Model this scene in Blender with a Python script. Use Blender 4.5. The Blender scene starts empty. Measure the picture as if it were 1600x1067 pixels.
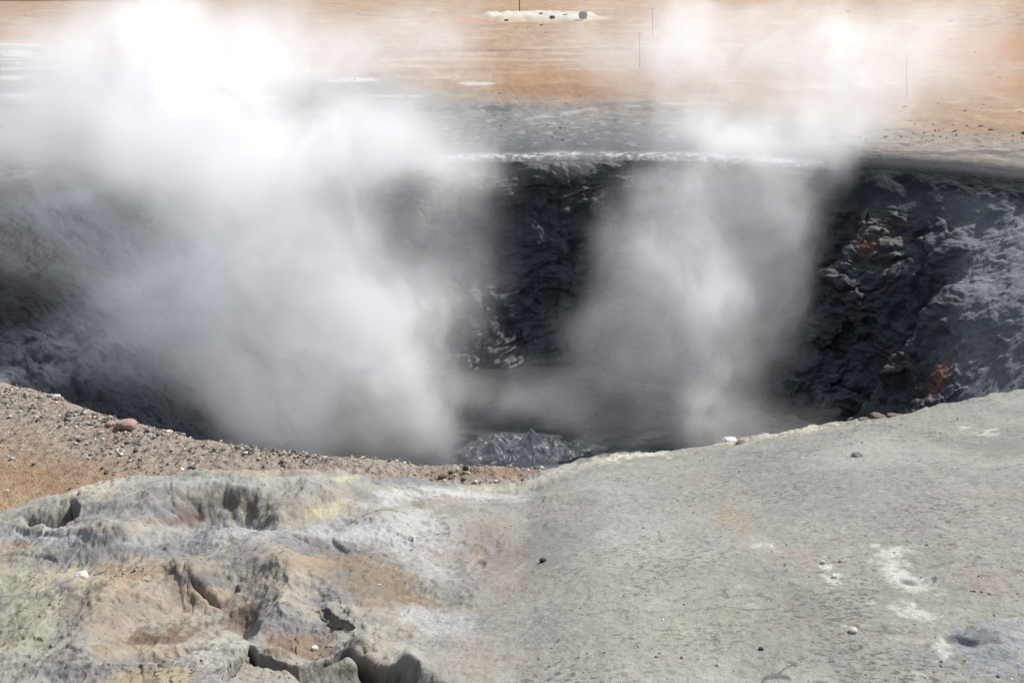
import bpy, math, random
import numpy as np
R = math.radians
rng = np.random.default_rng(7)
random.seed(7)

# ------------------------------------------------------------------ camera
sc = bpy.context.scene
CAM_Z, PITCH, FPX = 3.0, R(19.9), 1555.6
cd = bpy.data.cameras.new('camera'); cam = bpy.data.objects.new('camera', cd)
sc.collection.objects.link(cam)
cam.location = (0, 0, CAM_Z); cam.rotation_euler = (R(90) - PITCH, 0, 0)
cd.lens = 35; cd.sensor_width = 36; cd.clip_end = 3000; cd.clip_start = .05
sc.camera = cam

# ------------------------------------------------------------------ sky, sun, exposure
SUN_EL, SUN_AZ = 49, 56            # azimuth measured from +Y (away from camera) towards +X
w = bpy.data.worlds.new('World'); sc.world = w; w.use_nodes = True
nt = w.node_tree; nt.nodes.clear()
sky = nt.nodes.new('ShaderNodeTexSky'); sky.sky_type = 'NISHITA'; sky.sun_disc = False
sky.sun_elevation = R(SUN_EL); sky.sun_rotation = R(SUN_AZ)
sky.dust_density = 2.0; sky.ozone_density = 0.6
bg = nt.nodes.new('ShaderNodeBackground'); bg.inputs[1].default_value = 0.15
wo = nt.nodes.new('ShaderNodeOutputWorld')
hz_ = nt.nodes.new('ShaderNodeHueSaturation'); hz_.inputs['Saturation'].default_value = .62
nt.links.new(sky.outputs[0], hz_.inputs['Color']); nt.links.new(hz_.outputs[0], bg.inputs[0]); nt.links.new(bg.outputs[0], wo.inputs[0])
sl = bpy.data.lights.new('sun', 'SUN'); sl.energy = 5.0; sl.angle = R(1.0); sl.color = (1, .965, .91)
so = bpy.data.objects.new('sun', sl); sc.collection.objects.link(so)
ce = math.cos(R(SUN_EL))
from mathutils import Vector
sdir = Vector((math.sin(R(SUN_AZ)) * ce, math.cos(R(SUN_AZ)) * ce, math.sin(R(SUN_EL))))
so.rotation_euler = (-sdir).to_track_quat('-Z', 'Y').to_euler()
so.location = (0, 0, 20)
sc.view_settings.view_transform = 'Standard'; sc.view_settings.look = 'None'
sc.view_settings.exposure = 0.3; sc.view_settings.gamma = 1.0
sc.render.engine = 'CYCLES'
sc.cycles.volume_bounces = 7; sc.cycles.max_bounces = 8; sc.cycles.diffuse_bounces = 2
sc.cycles.glossy_bounces = 2; sc.cycles.transparent_max_bounces = 8
sc.cycles.volume_step_rate = 1.5; sc.cycles.volume_max_steps = 256
sc.cycles.use_denoising = True
sc.cycles.sample_clamp_indirect = 8.0

# ------------------------------------------------------------------ helpers
cp, sp = math.cos(PITCH), math.sin(PITCH)
def ray(px, py):
    px = np.asarray(px, float); py = np.asarray(py, float)
    dx = (px - 800) / FPX; dy = -(py - 533.5) / FPX
    return dx, cp + dy * sp, -sp + dy * cp
def at(px, py, z=0.0):
    """world point at height z seen at photo pixel px,py"""
    dx, dy, dz = ray(px, py); t = (np.asarray(z, float) - CAM_Z) / dz
    return dx * t, dy * t
def at_y(px, py, Y):
    dx, dy, dz = ray(px, py); t = Y / dy
    return Vector((float(dx * t), float(Y), float(CAM_Z + dz * t)))
def project(x, y, z):
    zz = z - CAM_Z; depth = y * cp - zz * sp; up = y * sp + zz * cp
    depth = np.maximum(depth, .05)
    return 800 + FPX * x / depth, 533.5 - FPX * up / depth
def srgb(c, k=1.0):
    a = np.array(c, float) / 255
    a = np.where(a <= .04045, a / 12.92, ((a + .055) / 1.055) ** 2.4)
    return a * k
def sstep(a, b, x):
    t = np.clip((x - a) / (b - a), 0, 1); return t * t * (3 - 2 * t)

def _hash(ix, iy, iz, seed):
    h = (ix.astype(np.uint32) * np.uint32(374761393) + iy.astype(np.uint32) * np.uint32(668265263)
         + iz.astype(np.uint32) * np.uint32(2246822519) + np.uint32(seed * 3266489917 & 0xffffffff))
    h ^= h >> np.uint32(15); h *= np.uint32(2246822519); h ^= h >> np.uint32(13)
    h *= np.uint32(3266489917); h ^= h >> np.uint32(16)
    return h
_G = rng.normal(size=(256, 3)).astype(np.float32); _G /= np.linalg.norm(_G, axis=1)[:, None]
def gnoise(x, y, z, seed=0):
    x = np.asarray(x, np.float32); y = np.asarray(y, np.float32); z = np.broadcast_to(np.asarray(z, np.float32), x.shape)
    ix = np.floor(x).astype(np.int32); iy = np.floor(y).astype(np.int32); iz = np.floor(z).astype(np.int32)
    fx, fy, fz = x - ix, y - iy, z - iz
    u = fx * fx * fx * (fx * (fx * 6 - 15) + 10); v = fy * fy * fy * (fy * (fy * 6 - 15) + 10); q = fz * fz * fz * (fz * (fz * 6 - 15) + 10)
    out = 0
    for a in (0, 1):
        wx = u if a else 1 - u
        for b in (0, 1):
            wy = v if b else 1 - v
            for c in (0, 1):
                wz = q if c else 1 - q
                g = _G[_hash(ix + a, iy + b, iz + c, seed) & np.uint32(255)]
                out = out + wx * wy * wz * (g[..., 0] * (fx - a) + g[..., 1] * (fy - b) + g[..., 2] * (fz - c))
    return out * 1.5
def fbm(x, y, z, f=1.0, octs=4, gain=.5, seed=0, ridged=False):
    s = 0; amp = 1; tot = 0
    for k in range(octs):
        n = gnoise(x * f, y * f, z * f, seed + k * 13)
        if ridged: n = 1 - 2 * np.abs(n)
        s = s + amp * n; tot += amp; amp *= gain; f *= 2.07
    return s / tot
def worley(x, y, z, f=1.0, seed=0):
    x = np.asarray(x * f, np.float32); y = np.asarray(y * f, np.float32); z = np.asarray(z * f, np.float32)
    ix = np.floor(x).astype(np.int32); iy = np.floor(y).astype(np.int32); iz = np.floor(z).astype(np.int32)
    f1 = np.full(x.shape, 9., np.float32); f2 = f1.copy(); rid = np.zeros(x.shape, np.float32)
    for a in (-1, 0, 1):
        for b in (-1, 0, 1):
            for c in (-1, 0, 1):
                h = _hash(ix + a, iy + b, iz + c, seed)
                ox = (h & np.uint32(1023)) / np.float32(1023); oy = ((h >> np.uint32(10)) & np.uint32(1023)) / np.float32(1023)
                oz = ((h >> np.uint32(20)) & np.uint32(1023)) / np.float32(1023)
                d = np.sqrt((ix + a + ox - x) ** 2 + (iy + b + oy - y) ** 2 + (iz + c + oz - z) ** 2)
                m = d < f1
                f2 = np.where(m, f1, np.minimum(f2, d)); rid = np.where(m, ox, rid); f1 = np.where(m, d, f1)
    return f1, f2, rid
def slabs(n, k, sharp=.22):
    t = n * k; f = np.floor(t); return (f + sstep(1 - sharp, 1, t - f)) / k
def segdist(px, py, pts):
    """distance to a polyline"""
    best = np.full(px.shape, 1e9)
    for (x0, y0), (x1, y1) in zip(pts[:-1], pts[1:]):
        dx, dy = x1 - x0, y1 - y0
        t = np.clip(((px - x0) * dx + (py - y0) * dy) / (dx * dx + dy * dy + 1e-9), 0, 1)
        best = np.minimum(best, np.hypot(px - x0 - t * dx, py - y0 - t * dy))
    return best
def blob(px, py, cx, cy, rx, ry, ang=0):
    a = R(ang); ux = (px - cx) * math.cos(a) + (py - cy) * math.sin(a); uy = -(px - cx) * math.sin(a) + (py - cy) * math.cos(a)
    return np.exp(-((ux / rx) ** 2 + (uy / ry) ** 2))
def mix(col, c, m):
    m = np.clip(m, 0, 1)[..., None]; return col * (1 - m) + np.asarray(c) * m

def grid_mesh(name, X, Y, Z, mat, col=None, wet=None, closed=False, kind='structure', label=None, cat=None, parent=None):
    n, m = X.shape
    me = bpy.data.meshes.new(name)
    co = np.stack([X, Y, Z], -1).reshape(-1, 3).astype(np.float32)
    cols = m if closed else m - 1
    i, j = np.meshgrid(np.arange(n - 1), np.arange(cols), indexing='ij')
    j2 = (j + 1) % m
    f = np.stack([i * m + j, i * m + j2, (i + 1) * m + j2, (i + 1) * m + j], -1).reshape(-1, 4).astype(np.int32)
    me.vertices.add(len(co)); me.vertices.foreach_set('co', co.ravel())
    me.loops.add(f.size); me.loops.foreach_set('vertex_index', f.ravel())
    me.polygons.add(len(f)); me.polygons.foreach_set('loop_start', (np.arange(len(f)) * 4).astype(np.int32))
    me.update(calc_edges=True)
    me.shade_smooth()
    if col is not None:
        a = me.attributes.new('tint', 'FLOAT_COLOR', 'POINT')
        c4 = np.ones((len(co), 4), np.float32); c4[:, :3] = np.clip(col.reshape(-1, 3), 0.002, .92)
        a.data.foreach_set('color', c4.ravel())
    if wet is not None:
        a = me.attributes.new('wet', 'FLOAT', 'POINT'); a.data.foreach_set('value', np.clip(wet, 0, 1).astype(np.float32).ravel())
    me.materials.append(mat)
    o = bpy.data.objects.new(name, me); sc.collection.objects.link(o)
    if parent: o.parent = parent
    elif kind: o['kind'] = kind
    if label: o['label'] = label
    if cat: o['category'] = cat
    return o
def normals(X, Y, Z, closed=False):
    def gr(A, ax):
        if closed and ax == 1: return (np.roll(A, -1, 1) - np.roll(A, 1, 1)) * .5
        return np.gradient(A, axis=ax)
    ax_, ay_, az_ = gr(X, 0), gr(Y, 0), gr(Z, 0); bx, by, bz = gr(X, 1), gr(Y, 1), gr(Z, 1)
    nx = ay_ * bz - az_ * by; ny = az_ * bx - ax_ * bz; nz = ax_ * by - ay_ * bx
    l = np.sqrt(nx ** 2 + ny ** 2 + nz ** 2) + 1e-9
    return nx / l, ny / l, nz / l

# ------------------------------------------------------------------ materials
def earth(name, grain=(18, 90), bump=(.03, .006), rough=.93, vary=.22, crack=0, crack_scale=3, speck=0):
    m = bpy.data.materials.new(name); m.use_nodes = True; t = m.node_tree; N = t.nodes.new; L = t.links.new
    b = t.nodes['Principled BSDF']
    geo = N('ShaderNodeNewGeometry')
    at_ = N('ShaderNodeAttribute'); at_.attribute_name = 'tint'
    aw = N('ShaderNodeAttribute'); aw.attribute_name = 'wet'
    def noise(s, d=4, r=.6, dist=0.):
        n = N('ShaderNodeTexNoise'); n.inputs['Scale'].default_value = s; n.inputs['Detail'].default_value = d
        n.inputs['Roughness'].default_value = r; n.inputs['Distortion'].default_value = dist
        L(geo.outputs['Position'], n.inputs['Vector']); return n.outputs['Fac']
    def math_(op, a, b_=None, c=None):
        n = N('ShaderNodeMath'); n.operation = op
        for k, v in enumerate((a, b_, c)):
            if v is None: continue
            if isinstance(v, (int, float)): n.inputs[k].default_value = v
            else: L(v, n.inputs[k])
        return n.outputs[0]
    n1 = noise(grain[0], 5, .65); n2 = noise(grain[1], 4, .7); n3 = noise(1.7, 4, .6, .6)
    v = math_('ADD', math_('MULTIPLY', math_('SUBTRACT', n1, .5), vary * 2.4), math_('MULTIPLY', math_('SUBTRACT', n2, .5), vary * 2.0))
    v = math_('ADD', math_('ADD', v, math_('MULTIPLY', math_('SUBTRACT', n3, .5), vary * 1.2)), 1.0)
    if speck:
        sp_ = noise(grain[1] * .55, 2, .5)
        mr = N('ShaderNodeMapRange'); mr.inputs[1].default_value = .64; mr.inputs[2].default_value = .72
        mr.inputs[3].default_value = 1; mr.inputs[4].default_value = 1 - speck; L(sp_, mr.inputs[0])
        v = math_('MULTIPLY', v, mr.outputs[0])
    vm = N('ShaderNodeVectorMath'); vm.operation = 'SCALE'; L(at_.outputs['Color'], vm.inputs[0]); L(v, vm.inputs['Scale'])
    # slight hue drift, mineral staining
    hs = N('ShaderNodeHueSaturation'); L(vm.outputs[0], hs.inputs['Color'])
    L(math_('ADD', math_('MULTIPLY', math_('SUBTRACT', noise(5, 4, .6, .4), .5), .5), 1.0), hs.inputs['Saturation'])
    L(math_('ADD', math_('MULTIPLY', math_('SUBTRACT', noise(3.3, 4, .6, .8), .5), .03), .5), hs.inputs['Hue'])
    L(hs.outputs[0], b.inputs['Base Color'])
    rn = N('ShaderNodeMapRange'); rn.inputs[1].default_value = 0; rn.inputs[2].default_value = 1
    rn.inputs[3].default_value = rough; rn.inputs[4].default_value = min(.28, rough); L(aw.outputs['Fac'], rn.inputs[0])
    rr = math_('ADD', rn.outputs[0], math_('MULTIPLY', math_('SUBTRACT', n1, .5), .35))
    L(rr, b.inputs['Roughness'])
    L(math_('ADD', .12, math_('MULTIPLY', aw.outputs['Fac'], .5)), b.inputs['Specular IOR Level'])
    h = math_('ADD', math_('MULTIPLY', n1, bump[0]), math_('MULTIPLY', n2, bump[1]))
    if crack:
        wv = N('ShaderNodeVectorMath'); wv.operation = 'ADD'
        dn = N('ShaderNodeTexNoise'); dn.inputs['Scale'].default_value = 4; dn.inputs['Detail'].default_value = 4
        L(geo.outputs['Position'], dn.inputs['Vector'])
        ds = N('ShaderNodeVectorMath'); ds.operation = 'SCALE'; ds.inputs['Scale'].default_value = .35; L(dn.outputs['Color'], ds.inputs[0])
        L(geo.outputs['Position'], wv.inputs[0]); L(ds.outputs[0], wv.inputs[1])
        vo = N('ShaderNodeTexVoronoi'); vo.feature = 'DISTANCE_TO_EDGE'; vo.inputs['Scale'].default_value = crack_scale
        L(wv.outputs[0], vo.inputs['Vector'])
        mr = N('ShaderNodeMapRange'); mr.inputs[1].default_value = 0; mr.inputs[2].default_value = .05
        mr.inputs[3].default_value = 0; mr.inputs[4].default_value = 1; L(vo.outputs['Distance'], mr.inputs[0])
        h = math_('ADD', h, math_('MULTIPLY', mr.outputs[0], crack))
    bp = N('ShaderNodeBump'); bp.inputs['Distance'].default_value = 1.0; bp.inputs['Strength'].default_value = 1.0
    L(h, bp.inputs['Height']); L(bp.outputs[0], b.inputs['Normal'])
    return m
M_ground = earth('iron_stained_earth', (14, 55), (.045, .014), vary=.26, speck=.5)
M_wall = earth('wet_grey_mud', (9, 40), (.045, .014), rough=.85, vary=.3)
M_clay = earth('pale_clay', (24, 120), (.011, .004), vary=.22, speck=.4)
M_mud = earth('boiling_mud', (7, 30), (.014, .004), rough=.13, vary=.15)
M_pool = earth('still_mud', (5, 20), (.012, .003), rough=.42, vary=.2)
def plain(name, col, rough=.9, scale=25, vary=.3, bump=.01):
    m = bpy.data.materials.new(name); m.use_nodes = True; t = m.node_tree; b = t.nodes['Principled BSDF']
    n = t.nodes.new('ShaderNodeTexNoise'); n.inputs['Scale'].default_value = scale; n.inputs['Detail'].default_value = 5
    g = t.nodes.new('ShaderNodeTexCoord'); t.links.new(g.outputs['Object'], n.inputs['Vector'])
    mr = t.nodes.new('ShaderNodeMapRange'); mr.inputs[3].default_value = 1 - vary; mr.inputs[4].default_value = 1 + vary
    mr.inputs[1].default_value = .3; mr.inputs[2].default_value = .7
    t.links.new(n.outputs[0], mr.inputs[0])
    v = t.nodes.new('ShaderNodeVectorMath'); v.operation = 'SCALE'; v.inputs[0].default_value = tuple(col[:3]); t.links.new(mr.outputs[0], v.inputs['Scale'])
    t.links.new(v.outputs[0], b.inputs['Base Color']); b.inputs['Roughness'].default_value = rough
    bp = t.nodes.new('ShaderNodeBump'); bp.inputs['Distance'].default_value = bump; t.links.new(n.outputs[0], bp.inputs['Height'])
    t.links.new(bp.outputs[0], b.inputs['Normal'])
    return m

ALB = 0.60      # photo colour (linear) -> albedo
SAT = .74
def C(*c, k=1.0):
    a = srgb(c, ALB * k); g = a @ np.array([.3, .59, .11]); return g + (a - g) * SAT

# ------------------------------------------------------------------ pit outline and profile
CX, CY = 0.3, 11.6
FLOOR = -3.5
def key(px, py, z=0.0):
    x, y = at(px, py, z); return math.degrees(math.atan2(y - CY, x - CX)) % 360, math.hypot(x - CX, y - CY)
def kr(x, y): return math.degrees(math.atan2(y - CY, x - CX)) % 360, math.hypot(x - CX, y - CY)
rim_px = [((720, 247), 0), ((860, 243), 0), ((960, 242), 0), ((1060, 244), 0), ((1180, 250), 0), ((1290, 257), .02), ((1380, 256), .08), ((1460, 262), .1), ((1550, 272), .1), ((1620, 281), .1),
          ((600, 250), 0), ((480, 254), 0), ((330, 262), 0), ((160, 280), 0), ((0, 302), 0),
          ((0, 580), 0), ((75, 601), 0), ((150, 627), 0), ((220, 648), 0), ((300, 667), 0), ((375, 679), 0), ((450, 689), 0), ((540, 698), 0), ((620, 703), 0), ((700, 708), 0), ((800, 713), 0), ((930, 717), 0), ((1010, 716), 0)]
rim = [(*key(p[0], p[1], z), z) for p, z in rim_px]
rim += [(*kr(8.9, 13.0), .2), (*kr(8.9, 11.0), .25), (*kr(8.0, 8.8), .3), (*kr(6.2, 7.2), .3), (*kr(4.0, 6.3), .15),
        (*kr(2.4, 6.1), 0), (*kr(-8.8, 12.6), 0), (*kr(-8.6, 10.4), 0), (*kr(-6.7, 8.9), 0)]
rim.sort()
def periodic(th, ks, vs):
    """monotone-ish periodic interpolation"""
    ks = np.array(ks); vs = np.array(vs)
    k3 = np.concatenate([ks - 360, ks, ks + 360]); v3 = np.concatenate([vs] * 3)
    g = np.arange(-30, 390, .25); v = np.interp(g, k3, v3)
    ker = np.exp(-(np.arange(-16, 17) * .25 / 1.6) ** 2); ker /= ker.sum()
    v = np.convolve(np.pad(v, 16, 'edge'), ker, 'valid')
    return np.interp(th, g, v)
# wall profile: offsets from rim as fraction of way to the floor ring
prof = {  # theta: [(r,z) x4] after the rim
    90: [(5.05, -.30), (4.45, -1.5), (3.8, -2.7), (3.1, FLOOR)],
    60: [(5.1, -.30), (4.6, -1.6), (4.1, -2.8), (3.4, FLOOR)],
    47: [(5.5, -.25), (5.1, -1.5), (4.7, -2.7), (4.1, FLOOR)],
    40: [(6.1, -.20), (5.45, -1.5), (5.0, -2.7), (4.4, FLOOR)],
    28: [(7.7, -.10), (6.3, -1.35), (5.4, -2.7), (4.6, FLOOR)],
    10: [(8.0, -.10), (6.2, -1.0), (5.2, -2.4), (4.3, FLOOR)],
    340: [(7.2, -.1), (5.7, -1.0), (4.7, -2.1), (3.7, FLOOR)],
    310: [(6.0, -.4), (5.2, -1.4), (4.4, -2.5), (3.5, FLOOR)],
    270: [(5.1, -.4), (4.6, -1.5), (4.0, -2.6), (3.2, FLOOR)],
    225: [(5.5, -.45), (4.9, -1.5), (4.3, -2.5), (3.5, FLOOR)],
    200: [(7.0, -.5), (5.8, -1.4), (4.8, -2.4), (3.7, FLOOR)],
    180: [(8.4, -.4), (6.6, -1.2), (5.0, -2.3), (3.7, FLOOR)],
    155: [(8.1, -.4), (6.6, -1.3), (5.2, -2.4), (3.8, FLOOR)],
    120: [(5.7, -.35), (4.9, -1.5), (4.2, -2.6), (3.5, FLOOR)]}
tk = sorted(prof)
th = np.concatenate([np.linspace(-22, 196, 1330, endpoint=False), np.linspace(196, 292, 760, endpoint=False), np.linspace(292, 338, 60, endpoint=False)])
thm = th % 360; tr = np.radians(th)
ct, st = np.cos(tr), np.sin(tr)
RIM = periodic(thm, [k[0] for k in rim], [k[1] for k in rim]); RZ = periodic(thm, [k[0] for k in rim], [k[2] for k in rim])
RIM = RIM + .10 * gnoise(ct * 9, st * 9, 0 * ct, 5) * (1 - .6 * ((thm > 200) & (thm < 300))) + .04 * gnoise(ct * 30, st * 30, 0 * ct, 6)

# ---- plain: from the rim outwards
nr = 250
s = np.linspace(0, 1, nr)
off = 0.012 * (np.exp(s * np.log(420 / .012 * .03 + 1)) - 1) / .03
off = off / off[-1] * 420
off = off[:, None]
Rr = RIM[None] + off
X = CX + Rr * ct[None]; Y = CY + Rr * st[None]
def plain_z(X, Y, off, rz):
    z = rz * np.exp(-(off / 1.6) ** 2)
    lowamp = sstep(0, 6, off)
    z = z + .10 * lowamp * fbm(X, Y, 0 * X, .22, 3, seed=21) * np.exp(-off / 200)
    z = z + .035 * fbm(X, Y, 0 * X, 1.3, 4, seed=22)
    lip = -.10 * np.exp(-(off / .10) ** 1.0)      # rounded lip
    far = sstep(60, 140, off) * .6 * fbm(X, Y, 0 * X, .03, 3, seed=23)
    # the ground falls away gently towards and under the viewer's bank
    return z + lip + far * 0
Z = plain_z(X, Y, off, RZ[None])
# near bank: clods
dcam = np.hypot(X, Y)
nearb = sstep(9.5, 7.5, dcam) * sstep(-.02, .15, off)
band = sstep(1.5, .6, off + .25 * gnoise(X * 2, Y * 2, 0 * X, 9))
cl = fbm(X, Y, 0 * X, 14, 3, .55, seed=31)
Z += nearb * (.022 * cl + .030 * band * np.maximum(fbm(X, Y * 1.3, 0 * X, 20, 2, .6, seed=33), -.1))
px, py = project(X, Y, Z)
# plain relief: shallow runnels far off
Z += (Y > 14) * sstep(.3, 1.2, off) * .035 * fbm(X, Y, 0 * X, 2.6, 3, .6, seed=42, ridged=True)
Z += sstep(4, 12, off) * .05 * fbm(X * .6, Y * 1.4, 0 * X, .8, 3, seed=41, ridged=True)
# low whitish mud ring far away with dark vent
rx_, ry_ = at(836, 29, 0)
rd = np.hypot((X - rx_) / 5.0, (Y - ry_) / 9.0) + .35 * gnoise(X * .5, Y * .3, 0 * X, 61) + .15 * gnoise(X * 1.6, Y, 0 * X, 62)
Z += .42 * np.exp(-((rd - .75) / .28) ** 2)
px, py = project(X, Y, Z)

# colours of the plain
nA = fbm(X, Y, 0 * X, .35, 4, .55, seed=51); nB = fbm(X, Y, 0 * X, 1.2, 4, .6, seed=52); nC = fbm(X, Y, 0 * X, .09, 3, .5, seed=53)
st_ = fbm(X * .35, Y * 1.0, 0 * X, .5, 4, .6, seed=54)       # streaks running across
col = np.zeros(X.shape + (3,)) + C(198, 156, 110, k=.82)
col = mix(col, C(206, 170, 124, k=.82), sstep(-.1, .35, nA))
col = mix(col, C(190, 138, 80, k=.82), sstep(.05, .35, st_) * .7)
st2 = fbm(X * .8, Y * .22, 0 * X, 1.3, 4, .65, seed=57)
col = mix(col, C(222, 188, 146, k=.82), sstep(.02, .3, st2) * .5)
col = mix(col, C(168, 116, 88), sstep(.1, .3, -st2 + .3 * nB) * .5)
col = mix(col, C(160, 110, 80), sstep(.18, .4, nB) * .5)
col = mix(col, C(226, 196, 160), sstep(.1, .4, -st_) * .6)
ft = fbm(X * .5, Y, 0 * X, 2.4, 3, .6, seed=58)
wpx = px + 90 * nB + 60 * nA + 50 * ft; wpy = py + 16 * nA + 10 * nB + 5 * ft
farm = (Y > 9.5)
mo = fbm(X, Y * .25, 0 * X, 2.2, 4, .65, seed=59)
col = mix(col, C(140, 104, 76), sstep(.12, .4, mo) * .6 * sstep(140, 60, Y)); col = mix(col, C(220, 190, 150), sstep(.15, .4, -mo) * .4)
# orange patches right
o_ = C(186, 122, 42)
for (a, b_, c_, d_, g_) in [(1560, 75, 90, 34, .9), (1570, 130, 80, 22, .9), (900, 118, 130, 12, .55), (870, 142, 120, 8, .75), (40, 55, 60, 5, .9), (20, 104, 70, 7, .7)]:
    k_ = C(130, 70, 50) if (a, b_) == (20, 104) else (C(168, 112, 58) if b_ == 142 else o_)
    col = mix(col, k_, farm * g_ * sstep(.1, .9, blob(wpx, wpy, a, b_, c_, d_) + .5 * st2 + .2 * ft))
# brown rubbly strip top right
col = mix(col, C(120, 78, 55), farm * blob(px, py, 1570, 30, 130, 12, -4) * sstep(-.1, .25, fbm(X, Y * .5, 0 * X, 1.1, 3, .6, seed=60)) * .9)
# grey mud apron round the far rim and to the left
gl = C(140, 142, 140); gd = C(84, 90, 95)
edge = np.interp(px, [-300, 0, 300, 560, 760, 860, 1000, 1250, 1400, 1600, 1900], [60, 80, 110, 118, 150, 160, 160, 185, 205, 215, 230])
g = farm * sstep(-22, 26, wpy - edge)
col = mix(col, gl, g * .95)
col = mix(col, C(176, 160, 140), farm * g * sstep(1250, 1420, px) * .8)
gdk = farm * sstep(-20, 34, wpy - edge - 34) * sstep(560, 760, px) * sstep(1380, 1180, px)
col = mix(col, gd, gdk * .9)
col = mix(col, C(80, 85, 88), farm * g * sstep(.1, .35, st_ + .4 * nB) * .6)
fl = fbm(X, Y, 0 * X, 3.2, 3, .6, seed=56)
col = mix(col, C(92, 88, 84), farm * (off < 9) * sstep(.12, .35, fl) * .7 * sstep(-20, 20, wpy - edge + 20))
col = mix(col, C(196, 196, 192), farm * (off < 9) * sstep(.12, .35, -fl) * .5 * sstep(-10, 20, wpy - edge))
# pale streaks, white salt patches
ws = segdist(px, py, [(800, 190), (860, 180), (930, 171), (1020, 163), (1120, 160)])
col = mix(col, C(205, 205, 200), farm * np.exp(-((ws + 3 * ft) / (3 + 2 * nB)) ** 2) * .6 * sstep(-.2, .2, st2 + ft))
for (a, b_, c_, d_) in [(560, 125, 34, 4), (745, 131, 34, 3.2), (525, 127, 20, 1.6), (418, 152, 22, 3), (620, 150, 60, 1.6), (380, 134, 60, 1.6), (20, 84, 40, 5), (20, 122, 34, 4), (15, 70, 60, 3), (30, 150, 30, 4)]:
    col = mix(col, C(210, 209, 200), farm * sstep(.3, .75, blob(px + 14 * nB, py, a, b_, c_, d_) * (1 + .9 * ft + .7 * st2)))
col = mix(col, C(200, 202, 140), farm * blob(px, py, 25, 72, 40, 2) * .6)
lw = farm * sstep(300, 0, px) * sstep(60, 70, py) * sstep(250, 100, py)
col = mix(col, C(205, 208, 202), lw * sstep(.05, .2, st_) * .8)
# far mud ring
col = mix(col, C(220, 216, 198), (Y > 60) * sstep(1.15, .85, rd + .1 * nB))
col = mix(col, C(214, 196, 150), (Y > 60) * np.exp(-((rd - 1.1) / .12) ** 2) * (Y < ry_) * .8)
col = mix(col, C(216, 140, 80), (Y > 60) * blob(px, py, 735, 31, 40, 4) * .8)
col = mix(col, C(70, 66, 60), (Y > 130) * sstep(500, 0, px) * sstep(3, 1, py))
# hairline rut across the plain
ru = segdist(px, py, [(600, 82), (760, 80), (860, 77), (960, 75), (1010, 74)])
col = mix(col, C(120, 80, 64), farm * np.exp(-(ru / 1.1) ** 2) * .6)
# dark bumpy dirt along left rim (0..300, 280..330)
# near bank
nb = (Y < 9.5) & (X < 4)
nbc = np.zeros(X.shape + (3,)) + C(188, 158, 122)
nbc = mix(nbc, C(176, 164, 152), band * .75 + .2 * nB)
nbc = mix(nbc, C(178, 140, 100), blob(px + 60 * nB, py, 60, 745, 180, 45, 10) * .9)
nbc = mix(nbc, C(190, 156, 104), blob(px + 60 * nB, py, 30, 790, 120, 14, 0) * .9)
nbc = mix(nbc, C(180, 124, 96), blob(px, py, 170, 735, 70, 10, 0) * .5 * sstep(-.1, .3, nB))
nbc = mix(nbc, C(160, 120, 96), sstep(.1, .4, nB) * .5)
nbc = mix(nbc, C(200, 176, 142), sstep(.05, .4, nA) * .6)
nbc = mix(nbc, C(166, 132, 98), blob(px, py, 760, 738, 110, 8, 0) * .7)
nbc = mix(nbc, C(168, 170, 166), blob(px, py, 760, 722, 180, 7, 0) * .7)
nbc = mix(nbc, C(225, 225, 218), blob(px, py, 690, 712, 60, 3, 0) * .6)
nbc = mix(nbc, C(86, 70, 62), band * sstep(.12, .34, fbm(X, Y * 1.6, 0 * X, 26, 2, .5, seed=72)) * .75)
nbc = mix(nbc, C(120, 86, 66), (1 - band) * sstep(.22, .42, fbm(X, Y * 1.4, 0 * X, 15, 3, .5, seed=73)) * .55)
col = np.where(nb[..., None], nbc, col)
# right of frame / sides
lipm = np.exp(-off / .3)
farlip = farm * lipm * sstep(500, 640, px)
grn = fbm(X, Y, 0 * X, 9, 3, .6, seed=77)
darklip = farm * sstep(1280, 1330, px) * np.exp(-(off / 1.1) ** 2)
col = mix(col, C(62, 68, 74), farm * np.exp(-off / 1.3) * .9 * sstep(500, 640, px))
col = mix(col, C(44, 49, 54), np.clip(1.5 * darklip, 0, 1))
col = mix(col, C(198, 202, 204), farm * np.exp(-((off - .20 - .15 * nB) / (.16 + .2 * np.abs(nA))) ** 2) * sstep(-.12, .15, grn + .8 * nB) * sstep(560, 760, px) * sstep(1330, 1240, px) * 1.0)  # pale salt crust on the far rim, with its wet glints painted in
col = mix(col, C(84, 80, 82), farm * sstep(620, 400, px) * np.exp(-(off / 1.2) ** 2) * .9)
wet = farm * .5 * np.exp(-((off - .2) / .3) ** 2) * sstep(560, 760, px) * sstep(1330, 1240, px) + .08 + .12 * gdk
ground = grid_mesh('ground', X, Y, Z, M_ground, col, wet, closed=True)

# ---- wall: from the rim down to the mud
ns = 330
K = [0, .10, .42, .74, 1.0]
rs = [RIM] + [periodic(thm, tk, [prof[k][i][0] for k in tk]) for i in range(4)]
zs = [Z[0]] + [periodic(thm, tk, [prof[k][i][1] for k in tk]) for i in range(4)]
bk = sstep(36, 44, thm) * sstep(152, 138, thm); rt = sstep(17, 27, thm) * sstep(46, 38, thm)
rs[1] = rs[1] * (1 - bk) + (RIM - .16) * bk; zs[1] = zs[1] * (1 - bk) - .34 * bk
rs[1] = rs[1] * (1 - rt) + (RIM - .30) * rt; zs[1] = zs[1] * (1 - rt) - .26 * rt
for i, q in ((2, .56), (3, 1.0), (4, 1.65)): rs[i] = rs[i] * (1 - bk) + (RIM - q) * bk
for i, q in ((2, 1.5), (3, 2.2), (4, 2.9)): rs[i] = rs[i] * (1 - rt) + np.maximum(rs[i], RIM - q) * rt
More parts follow.
